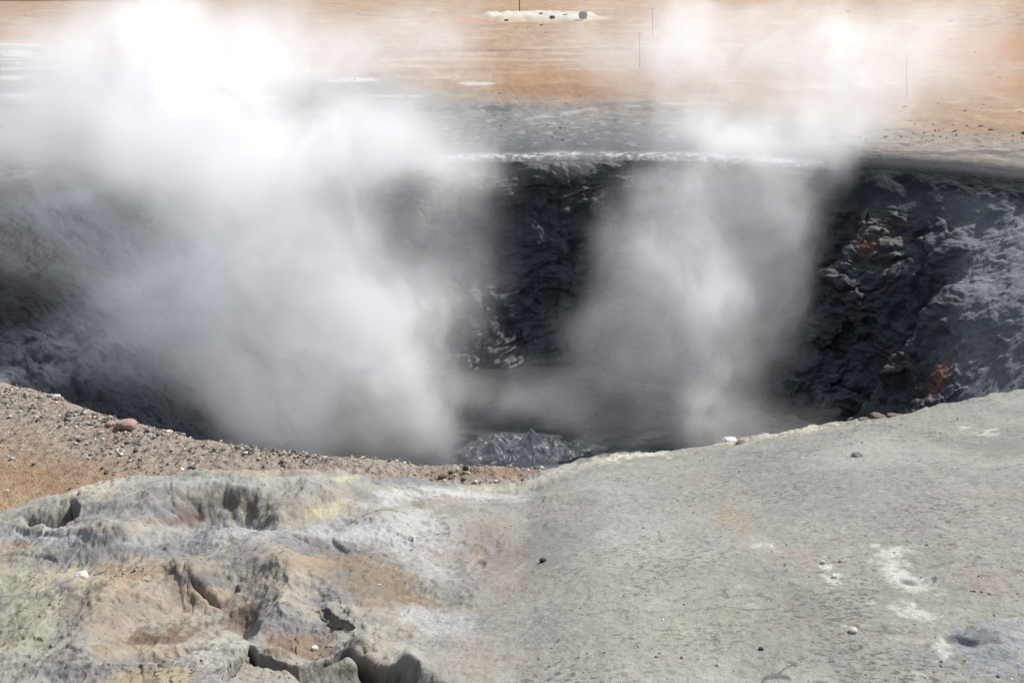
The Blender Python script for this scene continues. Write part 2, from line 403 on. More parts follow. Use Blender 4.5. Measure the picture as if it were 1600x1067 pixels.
for i in range(1, 5): rs[i] = np.minimum(rs[i], RIM - .12 * i)
sv = np.linspace(0, 1, ns)
W = np.stack([np.stack([np.interp(sv, K, [rs[i][j] for i in range(5)]) for j in range(len(th))], 1),
              np.stack([np.interp(sv, K, [zs[i][j] for i in range(5)]) for j in range(len(th))], 1)])
ker = np.hanning(17); ker /= ker.sum()
Wp = np.pad(W, ((0, 0), (8, 8), (0, 0)), mode='reflect', reflect_type='odd')
W = sum(ker[k] * Wp[:, k:k + ns] for k in range(17))
rw, zw = W
S = sv[:, None] * np.ones_like(rw)
T = thm[None] * np.ones_like(rw)
X0 = CX + rw * ct[None]; Y0 = CY + rw * st[None]; Z0 = zw
def disp(X, Y, Z, d):
    nx, ny, nz = normals(X, Y, Z, True)
    sgn = np.sign(np.median(nz)); d = d * sgn
    return X + nx * d, Y + ny * d, Z + nz * d
Z0 = Z0 - .25 * sstep(.9, 1, S)
fade = sstep(0, .06, S) ; fadeb = 1.0
bpx, bpy_ = project(X0, Y0, Z0)
bpx = bpx + 25 * gnoise(X0, Y0, Z0, 8)
crag = sstep(1535, 1455, bpx) * sstep(49, 43, T) * sstep(.13, .25, S) * ((T < 60) & (Y0 > 7))         # torn cliff on the right
far_ = sstep(44, 60, T) * sstep(150, 110, T)
cragf = np.maximum(crag, .35 * far_)
left = sstep(150, 180, T) * sstep(245, 215, T)
d = .34 * fbm(X0, Y0, Z0, .75, 4, .5, seed=101) * (.6 + .5 * crag + .4 * far_ + .1 * left)
X1, Y1, Z1 = disp(X0, Y0, Z0, d * fade * fadeb)
f1, f2, rid = worley(X1 + .3 * gnoise(X1 * 2, Y1 * 2, Z1 * 2, 1), Y1 + .3 * gnoise(X1 * 2, Y1 * 2, Z1 * 2, 2), Z1 * .8, 1.9, seed=3)
plate = (rid - .5) * .30 - .12 * np.exp(-((f2 - f1) / .05) ** 2)
led = fbm(X1, Y1, Z1 * 2.2, 1.6, 4, .55, seed=103, ridged=True)
sl1 = slabs(fbm(X1 + .4 * Z1, Y1, Z1 * .75, 1.1, 4, .5, seed=108), 7)
sl2 = slabs(fbm(X1 - .3 * Z1, Y1, Z1, 2.6, 4, .55, seed=109), 6)
ribs = fbm(np.radians(T) * 9 + .5 * X1, S * 2.2, 0 * S + 4, 1.0, 5, .55, seed=120)
w1 = gnoise(X1 * 1.5, Y1 * 1.5, Z1 * 1.5, 122); w2 = gnoise(X1 * 1.5, Y1 * 1.5, Z1 * 1.5, 123)
wrk = fbm(X1 * .8 + .5 * w1, Y1 * .8, Z1 * 2.4 + .5 * w2, 2.0, 6, .62, seed=121)
cn = fbm(X1 + .5 * w1, Y1 + .5 * w2, Z1 * .7, .9, 4, .5, seed=124)
crk = -np.exp(-(cn / .022) ** 2) * sstep(-.05, .2, gnoise(X1 * .9, Y1 * .9, Z1 * .9, 125))
over = sstep(-.01, .03, cn) * .10
d = crag * (.40 * ribs + .20 * wrk + .10 * sl1 + .10 * crk + over) + far_ * (.22 * ribs + .14 * wrk + .06 * crk + .6 * over) + left * sstep(.25, .5, S) * (.34 * sl1 + .08 * sl2 + .08 * wrk) + left * (.06 * wrk + .05 * crk) + far_ * .10 * fbm(X1 * 1.3, Y1, Z1 * .8, 1.3, 5, .55, seed=107) + left * sstep(.2, .5, S) * .10 * led + .05 * fbm(X1, Y1, Z1, 3, 3, seed=104)
X1, Y1, Z1 = disp(X1, Y1, Z1, d * fade * fadeb)
f1, f2, rid2 = worley(X1 + .1 * gnoise(X1 * 5, Y1 * 5, Z1 * 5, 11), Y1, Z1 + .1 * gnoise(X1 * 5, Y1 * 5, Z1 * 5, 12), 5.5, seed=4)
d = .02 * crag * fbm(X1, Y1, Z1, 14, 3, .6, seed=126) + (.08 * crag + .25 * left * sstep(.3, .6, S) + .05 * far_) * .16 * slabs(fbm(X1, Y1, Z1, 6.5, 3, .55, seed=110), 5) + .022 * fbm(X1, Y1, Z1, 8, 4, .65, seed=105, ridged=True) * (.45 + .5 * crag)
shf = sstep(1440, 1530, bpx) * (T < 60)
d = d + shf * (.03 * fbm(X1, Y1, Z1, 7, 4, .6, seed=106) + .045 * slabs(fbm(X1, Y1, Z1, 3.4, 4, .6, seed=113), 6) * sstep(.9, .4, S))
X1, Y1, Z1 = disp(X1, Y1, Z1, d * fade * fadeb)
wpx, wpy = project(X1, Y1, Z1)
# colours of the wall
n1 = fbm(X1, Y1, Z1, 1.1, 4, .6, seed=111); n2 = fbm(X1, Y1, Z1, 4.5, 4, .6, seed=112)
wc = np.zeros(X1.shape + (3,)) + C(78, 82, 88)
wc = mix(wc, C(44, 48, 53), sstep(0, .35, n1))
wc = mix(wc, C(36, 38, 42), (sl1 - fbm(X1, Y1, Z1, 2.6, 2, .5, seed=115) * .3 > .1) * .35)
wc = mix(wc, C(96, 101, 107), sstep(.05, .4, -n1) * .7)
wc = mix(wc, C(62, 64, 82), blob(wpx, wpy, 790, 470, 60, 90) * .7)
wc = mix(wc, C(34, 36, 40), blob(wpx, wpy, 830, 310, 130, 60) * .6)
shelf = sstep(1440, 1530, wpx + 40 * n1) * ((T < 60) | (T > 290))
wc = mix(wc, C(142, 145, 146), shelf * .85 * sstep(.02, .12, S))
wc = mix(wc, C(128, 128, 124), blob(wpx, wpy, 1570, 560, 110, 60) * .7)
wc = mix(wc, C(104, 76, 60), crag * (T < 50) * sstep(.05, .3, n2 + .4 * n1 + .2 * ribs) * sstep(1., .2, S) * .75)
wc = mix(wc, C(122, 126, 132), crag * sstep(.1, .5, ribs) * .15)
wc = mix(wc, C(168, 88, 40), (blob(wpx, wpy, 1468, 590, 10, 28, 28) + .5 * blob(wpx, wpy, 1350, 385, 12, 12)) * .9)
lm = sstep(150, 175, T) * sstep(240, 225, T)
wc = mix(wc, C(48, 47, 48), lm * sstep(.6, .3, S) * .9)
wc = mix(wc, C(172, 174, 178), lm * (blob(wpx, wpy, 110, 530, 110, 30) + blob(wpx, wpy, 60, 580, 110, 24)) * .9 * sstep(-.25, .15, n2))  # sunlit ledges of the left terraces, painted paler in the mud colour
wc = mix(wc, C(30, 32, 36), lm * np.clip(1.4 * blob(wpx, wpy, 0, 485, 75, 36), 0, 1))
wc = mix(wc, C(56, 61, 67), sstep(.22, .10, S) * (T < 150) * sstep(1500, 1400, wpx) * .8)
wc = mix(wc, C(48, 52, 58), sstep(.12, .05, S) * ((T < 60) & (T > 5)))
wc = wc * np.array([.95, .99, 1.06])
wwet = .42 + .5 * n1 + .3 * sstep(.7, 1, S)
wwet = wwet * (1 - .75 * shelf) * (1 - .8 * sstep(.2, .08, S) * (T < 60)) + .5 * blob(wpx, wpy, 1270, 330, 50, 80)
wall = grid_mesh('crater_wall', X1, Y1, Z1, M_wall, wc, wwet, closed=True)

# ---- mud pool
n_t, n_r = 420, 150
tt = np.linspace(0, 2 * np.pi, n_t, endpoint=False); rr = np.linspace(0.02, 1, n_r)[:, None]
pr = np.interp(np.degrees(tt), np.sort(thm), rs[4][np.argsort(thm)], period=360) + .55
X = CX + pr * rr * np.cos(tt); Y = CY + pr * rr * np.sin(tt)
bx_, by_ = at(815, 712, FLOOR)
boil = np.exp(-(((X - bx_) / .9) ** 2 + ((Y - by_ - .2) / .9) ** 2))
Z = FLOOR + .03 + .05 * fbm(X, Y, 0 * X, 2.0, 4, .5, seed=131) + .02 * np.sin(9 * np.hypot(X - bx_, Y - by_)) * np.exp(-np.hypot(X - bx_, Y - by_) / 1.2)
mc = np.zeros(X.shape + (3,)) + C(46, 50, 54)
grid_mesh('mud_pool', X, Y, Z, M_pool, mc, np.ones_like(X) * .8, closed=True)
# boiling splash heap
u, v = np.meshgrid(np.linspace(-1.25, 1.25, 340), np.linspace(-.75, .75, 200))
X = bx_ + .02 + u; Y = by_ + .15 + v
env = np.exp(-((u / .75) ** 2 + (v / .42) ** 2)) * np.clip(1 + .9 * fbm(X, Y, 0 * X, 2.2, 3, seed=140), 0, 2)
a_ = fbm(X, Y, 0 * X + .3, 3.0, 4, .55, seed=141, ridged=True)
b2 = fbm(X + .1 * a_, Y, 0 * X, 7, 2, .5, seed=142)
Z = FLOOR + .02 + env * (.04 + .16 * np.maximum(a_, 0) ** 2 + .03 * b2 + .22 * blob(u, v, .14, 0, .14, .14) + .08 * blob(u, v, -.35, 0, .2, .14))
for k in range(34):
    cx_, cy_ = rng.uniform(-.85, .85), rng.uniform(-.35, .35); rr_ = rng.uniform(.035, .10)
    Z += env * rng.uniform(.03, .11) * np.exp(-(np.hypot(u - cx_, v - cy_) / rr_) ** 2)
nx, ny, nz = normals(X, Y, Z)
q = .06 * env * fbm(X, Y, Z, 5, 2, .5, seed=143)
X = X + q * 1.5; Y = Y + .06 * env * fbm(X, Y, Z, 5, 2, .5, seed=144)
mc = mix(np.zeros(X.shape + (3,)) + C(74, 78, 83), C(176, 181, 187), sstep(-.2, .5, a_ + .6 * b2) * env)  # bright glints on the splash ridges painted as paler mud
grid_mesh('mud_splash', X, Y, Z, M_mud, mc, np.ones_like(X), kind=None,
          label='glossy dark grey mud boiling up in a splashing heap at the bottom of the crater', cat='mud splash')

# ------------------------------------------------------------------ the near bank: rocky crust on the left, clay slope on the right
edge_px = [(-3400, 800, .05), (-2000, 840, .15), (-900, 860, .28), (-260, 850, .34), (-120, 826, .36), (0, 803, .36), (60, 786, .38), (110, 768, .40), (160, 752, .42), (220, 749, .42), (270, 745, .44), (330, 738, .46), (390, 738, .46), (430, 743, .44), (500, 744, .40),
           (560, 745, .34), (620, 757, .26), (690, 765, .18), (760, 767, .10), (820, 762, .06), (860, 742, .03), (900, 726, .02), (940, 713, .03), (1000, 707, .10), (1060, 703, .15),
           (1110, 696, .20), (1140, 688, .23), (1200, 679, .28), (1260, 667, .34), (1330, 656, .40), (1400, 650, .45), (1450, 639, .49), (1520, 622, .54), (1600, 609, .58), (1700, 597, .62), (1860, 585, .62), (2400, 572, .60), (3200, 570, .45), (4400, 590, .2)]
ex, ey, ez = (np.array([e[i] for e in edge_px], float) for i in range(3))
U = np.concatenate([np.linspace(-3200, -160, 130, endpoint=False), np.linspace(-160, 1760, 1000, endpoint=False), np.linspace(1760, 4200, 110)])
kk = np.hanning(9); kk /= kk.sum()
def smooth1(v, n):
    h = np.hanning(2 * n + 1); h /= h.sum(); return np.convolve(np.pad(v, n, 'edge'), h, 'valid')
EY = smooth1(np.interp(U, ex, ey), 12); EZ = smooth1(np.interp(U, ex, ez), 60)
jit = .035 * gnoise(U * .035, 0 * U, 0 * U, 201) + .02 * gnoise(U * .12, 0 * U, 0 * U, 202) + .01 * gnoise(U * .4, 0 * U, 0 * U, 203)
XE, YE = at(U, EY, EZ)
XS, YS = at(U, np.full_like(U, 1500.), 1.33)
dE = np.hypot(XE, YE) * cp + (CAM_Z - EZ) * sp; dS = np.hypot(XS, YS) * cp + 1.7 * sp
nv = 640
sv = np.linspace(0, 1, nv)[:, None]
dd = 1 / ((1 - sv) / dS + sv / dE); t = (dd - dS) / (dE - dS)
X = XS + (XE - XS) * t; Y = YS + (YE - YS) * t
EZm = smooth1(EZ, 190); wE = sstep(.45, 1.0, t)
Z = 1.33 + (EZm * (1 - wE) + EZ * wE - 1.33) * t + .10 * np.sin(np.pi * t) * sstep(400, 1100, U)
# past the edge: curl over and down
drop = np.interp(U, [-300, 700, 930, 1100, 1900, 2600, 3600], [.55, .35, .8, 1.5, 1.8, 1.0, .7])
ne = 60; e = np.linspace(0, 1, ne + 1)[1:, None]
dirx, diry = XE - XS, YE - YS; l = np.hypot(dirx, diry); dirx /= l; diry /= l
jt = jit * sstep(.93, 1, t); X = X + dirx * jt; Y = Y + diry * jt; XE = X[-1]; YE = Y[-1]
out = np.interp(U, [-300, 700, 860, 930, 1900], [.30, .5, .8, .35, .5])
Xe = XE + dirx * out * e ** .8; Ye = YE + diry * out * e ** .8; Ze = EZ - drop * e ** 1.5 - .02 * e
X = np.vstack([X, Xe]); Y = np.vstack([Y, Ye]); Z = np.vstack([Z, Ze])
inside = np.vstack([np.ones((nv, len(U))), np.zeros((ne, len(U)))])
bx, by = project(X, Y, Z)
rock = sstep(980, 580, bx + .45 * (by - 800) + 160 * gnoise(X * 1.6, Y * 1.6, 0 * X, 210) + 60 * gnoise(X * 6, Y * 6, 0 * X, 218)) * sstep(.0, .2, np.vstack([t * 0 + 1, np.ones((ne, 1)) * np.ones(len(U))]))
wx = bx + 14 * fbm(X, Y, 0 * X, 5, 3, seed=211) + 1.5 * fbm(X, Y, 0 * X, 22, 2, seed=213)
wy = by + 8 * fbm(X, Y, 0 * X, 5, 3, seed=212) + 1 * fbm(X, Y, 0 * X, 22, 2, seed=214)
H = np.zeros_like(X)
def pit(cx, cy, rx, ry, depth, ang=0, sharp=.25):
    a = R(ang); ux = (wx - cx) * math.cos(a) + (wy - cy) * math.sin(a); uy = -(wx - cx) * math.sin(a) + (wy - cy) * math.cos(a)
    r_ = np.hypot(ux / rx, uy / ry); return -depth * sstep(1 + sharp, 1 - sharp, r_)
def lump(cx, cy, rx, ry, h, ang=0): return h * blob(wx, wy, cx, cy, rx, ry, ang)
def slot(pts, wd, depth): return -depth * np.exp(-(segdist(wx, wy, pts) / wd) ** 4)
H += pit(335, 798, 82, 27, .17, 0, .38) + pit(310, 812, 40, 11, .07) + pit(480, 806, 75, 20, .06, -8, .6)
H += slot([(48, 816), (75, 808), (110, 798)], 11, .32) + pit(200, 800, 60, 10, .03, 0, .6)
H += lump(180, 775, 90, 14, .03) + lump(360, 760, 120, 14, .03) + lump(90, 835, 120, 14, .05, 6) + lump(330, 838, 180, 12, .035) + lump(520, 775, 40, 12, .03)
H += pit(110, 878, 130, 16, .03, 0, .8)
H += pit(290, 955, 130, 50, .12, -12, .42) + pit(372, 962, 22, 22, .07, 0, .8) + pit(240, 1000, 80, 18, .07, -14, .5)
H += lump(450, 905, 60, 45, .09) + lump(440, 960, 40, 25, .03) + pit(480, 935, 28, 18, .05, 0, .7)
H += lump(320, 905, 70, 14, .04, 12) + pit(455, 995, 60, 24, .05, 0, .6)
H += pit(575, 1066, 100, 30, .08, 3, .3) + rock * .02 * fbm(X, Y, 0 * X, 12, 3, .6, seed=226) * blob(wx, wy, 575, 1060, 90, 30) + slot([(560, 1030), (610, 1040), (650, 1046)], 6, .05) + slot([(358, 1075), (372, 1035), (388, 1015)], 5, .12) + slot([(388, 1015), (400, 1036), (440, 1048), (470, 1050), (505, 1030), (540, 1020), (580, 1030), (620, 1046)], 5, .12)
H += lump(430, 1022, 40, 12, .04) + lump(560, 1006, 60, 9, .045, 6) + lump(640, 1040, 16, 22, .04)
H += slot([(508, 958), (520, 966), (545, 976)], 3, .04) + pit(700, 880, 30, 18, .03, 0, .7) + pit(745, 880, 14, 10, .02) 
H += slot([(30, 835), (110, 850), (165, 856), (210, 850), (260, 858)], 3, .010) + slot([(440, 838), (480, 850), (520, 846), (570, 856)], 2.5, .02)
H += slot([(300, 905), (340, 918), (370, 905)], 3, .03)
f1, f2, rid = worley(X + .12 * gnoise(X * 4, Y * 4, 0 * X, 215), Y + .12 * gnoise(X * 4, Y * 4, 0 * X, 216), 0 * X, 3.2, seed=9)
H += rock * (.085 * fbm(X, Y, 0 * X, 2.0, 2, .45, seed=221) + .024 * fbm(X, Y, 0 * X, 5, 5, .5, seed=222) + (rid - .5) * .014 )
H += rock * .010 * fbm(X, Y, 0 * X, 22, 3, .6, seed=223)
# clay slope: gentle swell, trampled pits and small crumbs
clay = 1 - rock
H += clay * (.025 * fbm(X, Y, 0 * X, 1.1, 3, .5, seed=231) + .008 * fbm(X, Y, 0 * X, 6, 3, .5, seed=232) + .003 * fbm(X, Y, 0 * X, 28, 3, .6, seed=233))
tramp = np.clip(fbm(X, Y, 0 * X, 1.3, 2, .5, seed=234) + .25 * sstep(1000, 1300, bx), 0, 1)
H -= clay * tramp * .012 * np.maximum(fbm(X, Y * 1.5, 0 * X, 24, 2, .5, seed=235) - .08, 0)
H += lump(1560, 1010, 60, 18, .03, -12) + pit(1500, 1003, 26, 10, .02, 20) + slot([(1410, 905), (1440, 912), (1460, 905)], 3, .012)
edgef = sstep(0, .045, (1 - t)); edgef = np.vstack([edgef, np.zeros((ne, len(U)))])
Z = Z + H * (.25 + .75 * edgef) * 1.0
nx, ny, nz = normals(X, Y, Z); sg = np.sign(np.median(nz))
q = sg * ((1 - inside) * (.05 * fbm(X, Y, Z, 4, 3, seed=241)) + inside * rock * (.15 + .85 * edgef) * (.012 * fbm(X, Y, Z, 7, 4, .6, seed=242) + .005 * fbm(X, Y, Z, 26, 3, .6, seed=243, ridged=True)
          + .036 * slabs(fbm(X, Y, Z, 2.4, 4, .55, seed=244), 6) + .010 * slabs(fbm(X, Y, Z, 8, 3, .55, seed=245), 5)))
X = X + nx * q; Y = Y + ny * q; Z = Z + nz * q
px, py = project(X, Y, Z)
wx = px + 34 * fbm(X, Y, 0 * X, 3, 4, .6, seed=251) + 26 * fbm(X, Y, 0 * X, 14, 3, .7, seed=252)
wy = py + 20 * fbm(X, Y, 0 * X, 3, 4, .6, seed=253) + 14 * fbm(X, Y, 0 * X, 14, 3, .7, seed=254)
m1 = fbm(X, Y, 0 * X, 2, 4, .6, seed=261); m2 = fbm(X, Y, 0 * X, 7, 4, .6, seed=262); m3 = fbm(X, Y, 0 * X, 30, 3, .7, seed=263); m4 = fbm(X, Y, 0 * X, 42, 2, .5, seed=264)
cc = np.zeros(X.shape + (3,)) + C(162, 162, 150)
cc = mix(cc, C(146, 146, 138), sstep(0, .4, m1) * .8)
cc = mix(cc, C(178, 179, 166), sstep(.0, .4, -m2) * .5)
def paint(c, cx, cy, rx, ry, ang=0, k=1, lo=.25, hi=.6, n=0):
    global cc
    b_ = blob(wx, wy, cx, cy, rx, ry, ang); b_ = b_ + (n * m2 + .7 * m3 + .6 * m2 + .4 * m4) * np.minimum(1, b_ * 2.5)
    cc = mix(cc, c, k * sstep(lo, hi, b_))
# clay slope
paint(C(162, 168, 144), 1010, 735, 130, 20, -6, .6, .1, .9)
paint(C(226, 220, 196), 960, 716, 110, 5, -5, .9); paint(C(222, 212, 180), 1240, 672, 90, 5, -12, .7); paint(C(216, 200, 176), 1130, 691, 40, 5, -10, .8)
paint(C(170, 176, 172), 930, 800, 110, 70, 10, .7, .1, .9)
paint(C(164, 167, 146), 1080, 960, 170, 60, -10, .7, .1, .9); paint(C(162, 166, 150), 960, 890, 130, 60, 0, .5, .1, .9)
paint(C(166, 160, 152), 1440, 790, 260, 60, 8, .6, .1, .9); paint(C(150, 152, 148), 1300, 760, 200, 60, 10, .6, .1, .9)
paint(C(176, 160, 146), 1250, 870, 50, 18, 15, .6, .2, .8); paint(C(172, 152, 144), 1530, 910, 50, 16, 10, .7); paint(C(176, 158, 130), 1150, 812, 36, 22, 50, .7)
paint(C(170, 160, 146), 1120, 760, 60, 12, 20, .5); paint(C(156, 150, 142), 800, 880, 120, 100, 0, .4, .05, .9)
for (a, b_, c_, d_, e_) in [(1195, 852, 18, 5, 15), (1400, 864, 30, 6, 8), (1410, 900, 50, 16, 22), (1400, 885, 26, 8, 10), (1430, 955, 46, 11, 12), (1358, 940, 17, 6, 0), (1285, 880, 12, 5, 10),
                            (1302, 902, 12, 7, 0), (1470, 1015, 16, 22, 20), (1540, 676, 38, 3, 6), (1360, 848, 8, 4, 0), (1325, 975, 6, 8, 20)]:
    paint(C(222, 224, 212), a, b_, c_ * 1.25, d_ * 1.25, e_, .8, .2, 1.1, .6)
paint(C(158, 163, 168), 1560, 1010, 80, 42, -8, .8); paint(C(110, 116, 124), 1540, 995, 30, 12, 10, .8); paint(C(150, 158, 166), 1585, 1045, 60, 14, -8, .6)
paint(C(222, 222, 190), 860, 742, 60, 7, -16, .8)
cc = mix(cc, C(98, 92, 86), clay * sstep(.16, .34, m3 + .5 * tramp * m2) * tramp * .9)
cc = mix(cc, C(112, 102, 92), clay * sstep(.26, .42, fbm(X, Y, 0 * X, 17, 3, .6, seed=265)) * .7)
cc = mix(cc, C(186, 187, 176), clay * sstep(.15, .45, fbm(X, Y, 0 * X, 12, 3, .65, seed=266)) * .5)
cc = mix(cc, C(122, 118, 110), clay * sstep(.05, .4, m4) * .4)
cc = mix(cc, C(138, 136, 128), clay * sstep(.0, .35, fbm(X, Y * .7, 0 * X, .9, 4, .6, seed=271)) * .6)
cc = mix(cc, C(182, 182, 172), clay * sstep(.02, .35, fbm(X, Y * .7, 0 * X, 1.1, 4, .65, seed=272)) * .5)
ck = fbm(X + .15 * m1, Y * 1.3, 0 * X, 1.6, 4, .55, seed=273)
cc = mix(cc, C(96, 92, 86), clay * np.exp(-(ck / .008) ** 2) * sstep(.05, .3, gnoise(X * 1.7, Y * 1.7, 0 * X, 274)) * .8)
fk = fbm(X * .9 + Y * .5, Y * 1.8, 0 * X, 34, 2, .6, seed=267); dm = fbm(X, Y, 0 * X, 1.6, 3, .6, seed=268)
cc = mix(cc, C(104, 100, 92), clay * sstep(.16, .4, fk + .3 * dm) * sstep(-.1, .25, dm) * .85)
# rock crust
rk = rock * 1.0
base = np.zeros(X.shape + (3,)) + C(168, 162, 148)
base = mix(base, C(142, 142, 146), sstep(-.05, .3, m1)); base = mix(base, C(180, 156, 128), sstep(.05, .35, -m1) * .8)
base = mix(base, C(190, 186, 170), sstep(.08, .35, m2) * .7); base = mix(base, C(118, 114, 112), sstep(.1, .35, -m2) * .55)
cc = mix(cc, base, rk)
for c_, a, b_, r1, r2, an, k in [
    (C(168, 176, 168), 330, 755, 220, 12, 0, .8), (C(206, 196, 172), 150, 760, 60, 8, -18, .8), (C(206, 196, 140), 520, 800, 40, 10, -8, .7), (C(206, 204, 140), 535, 748, 30, 5, 0, .7),
    (C(122, 112, 104), 330, 790, 80, 20, 0, .6), (C(128, 100, 88), 300, 812, 50, 10, 0, .8), (C(174, 176, 178), 90, 838, 130, 16, 3, .9), (C(176, 178, 182), 430, 832, 180, 14, 0, .7),
    (C(118, 119, 122), 470, 872, 200, 26, 0, .75), (C(144, 144, 147), 150, 872, 160, 16, 0, .8), (C(188, 190, 188), 650, 830, 110, 40, 12, 1), (C(182, 184, 183), 700, 880, 100, 40, 25, 1), (C(186, 188, 188), 560, 835, 60, 16, 0, .8),
    (C(205, 208, 206), 700, 775, 110, 12, 0, .8), (C(176, 180, 150), 780, 762, 60, 8, 0, .6), (C(150, 136, 118), 680, 782, 60, 7, 0, .7), (C(146, 128, 112), 755, 880, 90, 60, 20, .6), (C(180, 152, 118), 740, 872, 12, 12, 0, .5),
    (C(146, 124, 96), 580, 910, 90, 34, 15, .8), (C(152, 118, 84), 640, 940, 60, 12, 10, .7), (C(188, 176, 150), 440, 900, 60, 50, 0, .8), (C(188, 170, 140), 220, 900, 130, 30, 0, .6),
    (C(164, 164, 138), 40, 950, 60, 80, 0, .9), (C(170, 136, 96), 210, 890, 60, 14, 0, .6), (C(164, 134, 98), 170, 950, 70, 60, 10, .45), (C(124, 94, 64), 250, 995, 80, 18, -14, .85), (C(120, 84, 68), 372, 960, 26, 26, 0, .7),
    (C(186, 170, 146), 250, 1022, 130, 16, -6, .8), (C(184, 184, 172), 350, 1010, 50, 20, -10, .8), (C(196, 186, 150), 110, 930, 70, 36, 0, .5), (C(132, 133, 136), 160, 1045, 120, 20, 0, .7), (C(150, 116, 84), 460, 1008, 60, 26, 0, .8),
    (C(186, 178, 156), 600, 1012, 70, 12, 6, .8), (C(184, 185, 184), 690, 975, 60, 22, 10, .8), (C(166, 168, 164), 640, 1030, 40, 30, 0, .6), (C(186, 160, 110), 230, 1058, 80, 14, 0, .7), (C(110, 106, 96), 560, 1056, 90, 20, 0, .6),
    (C(172, 156, 140), 750, 1030, 80, 40, 0, .5), (C(190, 130, 90), 28, 848, 18, 6, 0, .7), (C(118, 119, 124), 330, 905, 60, 16, 5, .8), (C(108, 107, 112), 112, 950, 24, 34, -20, .5), (C(168, 138, 100), 500, 880, 90, 14, 0, .5)]:
    paint(c_, a, b_, r1, r2, an, k * .95, .12, .8, .4)
cc = mix(cc, C(98, 86, 76), rk * sstep(.2, .4, m3) * .6)
# wall of the pit under the overhang
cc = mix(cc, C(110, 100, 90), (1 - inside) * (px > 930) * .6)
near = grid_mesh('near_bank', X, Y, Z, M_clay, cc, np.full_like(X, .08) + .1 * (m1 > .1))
near['label'] = 'pale grey clay slope and crusted rocky mound in front of the crater'

# height lookup for placing things
from mathutils.bvhtree import BVHTree
def grid_lookup(Xg, Yg, Zg):
    pxg, pyg = project(Xg, Yg, Zg)
    def f(qx, qy):
        i = np.argmin((pxg[:nv] - qx) ** 2 + (pyg[:nv] - qy) ** 2); return Vector((float(Xg[:nv].ravel()[i]), float(Yg[:nv].ravel()[i]), float(Zg[:nv].ravel()[i])))
    return f
on_near = grid_lookup(X, Y, Z)
NX, NY, NZ = X, Y, Z
Mg = {}
for nm, c in dict(dark=(58, 56, 54), brown=(120, 100, 82), pale=(214, 206, 190), red=(180, 140, 122), grey=(110, 108, 104), white=(224, 222, 214)).items():
    Mg[nm] = plain('stone_' + nm, C(*c), .9, 20, .3, .01)

def stone_mesh(name, size, seed, mat, flat=.65, sub=3):
    import bmesh
    bm = bmesh.new(); bmesh.ops.create_icosphere(bm, subdivisions=sub, radius=1)
    co = np.array([v.co[:] for v in bm.verts]); 
    n = fbm(co[:, 0], co[:, 1], co[:, 2], 1.1, 4, .55, seed=seed)
    q = np.round(co * 1.4 + .2 * n[:, None]) / 1.4
    co = co * (1 + .55 * n[:, None]) * .7 + .3 * q
    co *= np.array([size[0], size[1], size[2]])
    for v, c in zip(bm.verts, co): v.co = c
    me = bpy.data.meshes.new(name); bm.to_mesh(me); bm.free(); me.materials.append(mat)
    me.shade_smooth() if sub > 3 else None
    return me
def stone(name, loc, size, seed, mat, label, cat, group=None, sub=3, rz=0, kind=None):
    o = bpy.data.objects.new(name, stone_mesh(name, size, seed, Mg[mat], sub=sub)); sc.collection.objects.link(o)
    o.location = loc; o.rotation_euler = (0, 0, rz)
    if label: o['label'] = label
    if cat: o['category'] = cat
    if group: o['group'] = group
    return o
for nm, px_, py_, w_, mat, lab in [
    ('pebble', 848, 877, 6, 'dark', 'small dark round pebble on the pale clay just right of the rocky crust'),
    ('pebble', 1332, 987, 7, 'pale', 'pale beige pebble lying below the white patches on the grey clay slope'),
    ('pebble', 1303, 902, 5, 'white', 'white flat pebble on grey clay between two white salt patches'),
    ('pebble', 128, 903, 10, 'white', 'whitish flat pebble on the brown crust, lower left of the photo'),
    ('pebble', 493, 1015, 6, 'white', 'small white pebble in the brown hollow above the cracked crust'),
    ('pebble', 1286, 880, 4, 'white', 'tiny white pebble upslope of the flat white one on the grey clay'),
    ('pebble', 1190, 1014, 4, 'dark', 'tiny dark pebble low on the grey clay slope, alone')]:
    p = on_near(px_, py_); dep = (p - Vector((0, 0, CAM_Z))).length; r_ = w_ / FPX * dep
    stone(nm, p + Vector((0, 0, r_ * .35)), (r_, r_ * .8, r_ * .7), px_, mat, lab, 'pebble', rz=px_ * .1)
for k, (px_, py_, w_) in enumerate([(1140, 689, 12), (1158, 692, 9), (1372, 652, 13), (1395, 649, 9), (1349, 656, 8), (1340, 712, 10)]):
    p = on_near(px_, py_); dep = (p - Vector((0, 0, CAM_Z))).length; r_ = w_ / FPX * dep
    lab = ['white topped clay flake standing on the crater edge above the pale slope', 'ochre clay flake just behind the white topped one on the crater edge', 'broad reddish brown clay slab on the crater edge below the torn cliff',
           'smaller brown slab to the right of the broad reddish one on the crater edge', 'brown slab to the left of the broad reddish one on the crater edge', 'thin dark clod on the grey slope below the crater edge'][k]
    stone('clay_flake', p + Vector((0, 0, r_ * .1)), (r_, r_ * .8, r_ * .28), 40 + k, ['white', 'brown', 'brown', 'brown', 'brown', 'grey'][k], lab, 'clay flake', rz=k, sub=4)
gx, gy = at(728, 738, 0.0); stone('stone', (float(gx), float(gy), .03), (.022, .02, .018), 77, 'dark', 'dark clod alone on the brown strip of ground below the boiling mud', 'clod')
gx, gy = at(197, 662, .02); stone('stone', (float(gx), float(gy), .01), (.08, .06, .04), 78, 'red', 'large reddish lump of earth on the gravelly bank at the left crater edge', 'clod', sub=4)
gx, gy = at(172, 659, .02); stone('stone', (float(gx), float(gy), .0), (.04, .035, .025), 79, 'red', 'smaller reddish lump left of the large one on the gravelly bank', 'clod', sub=4)
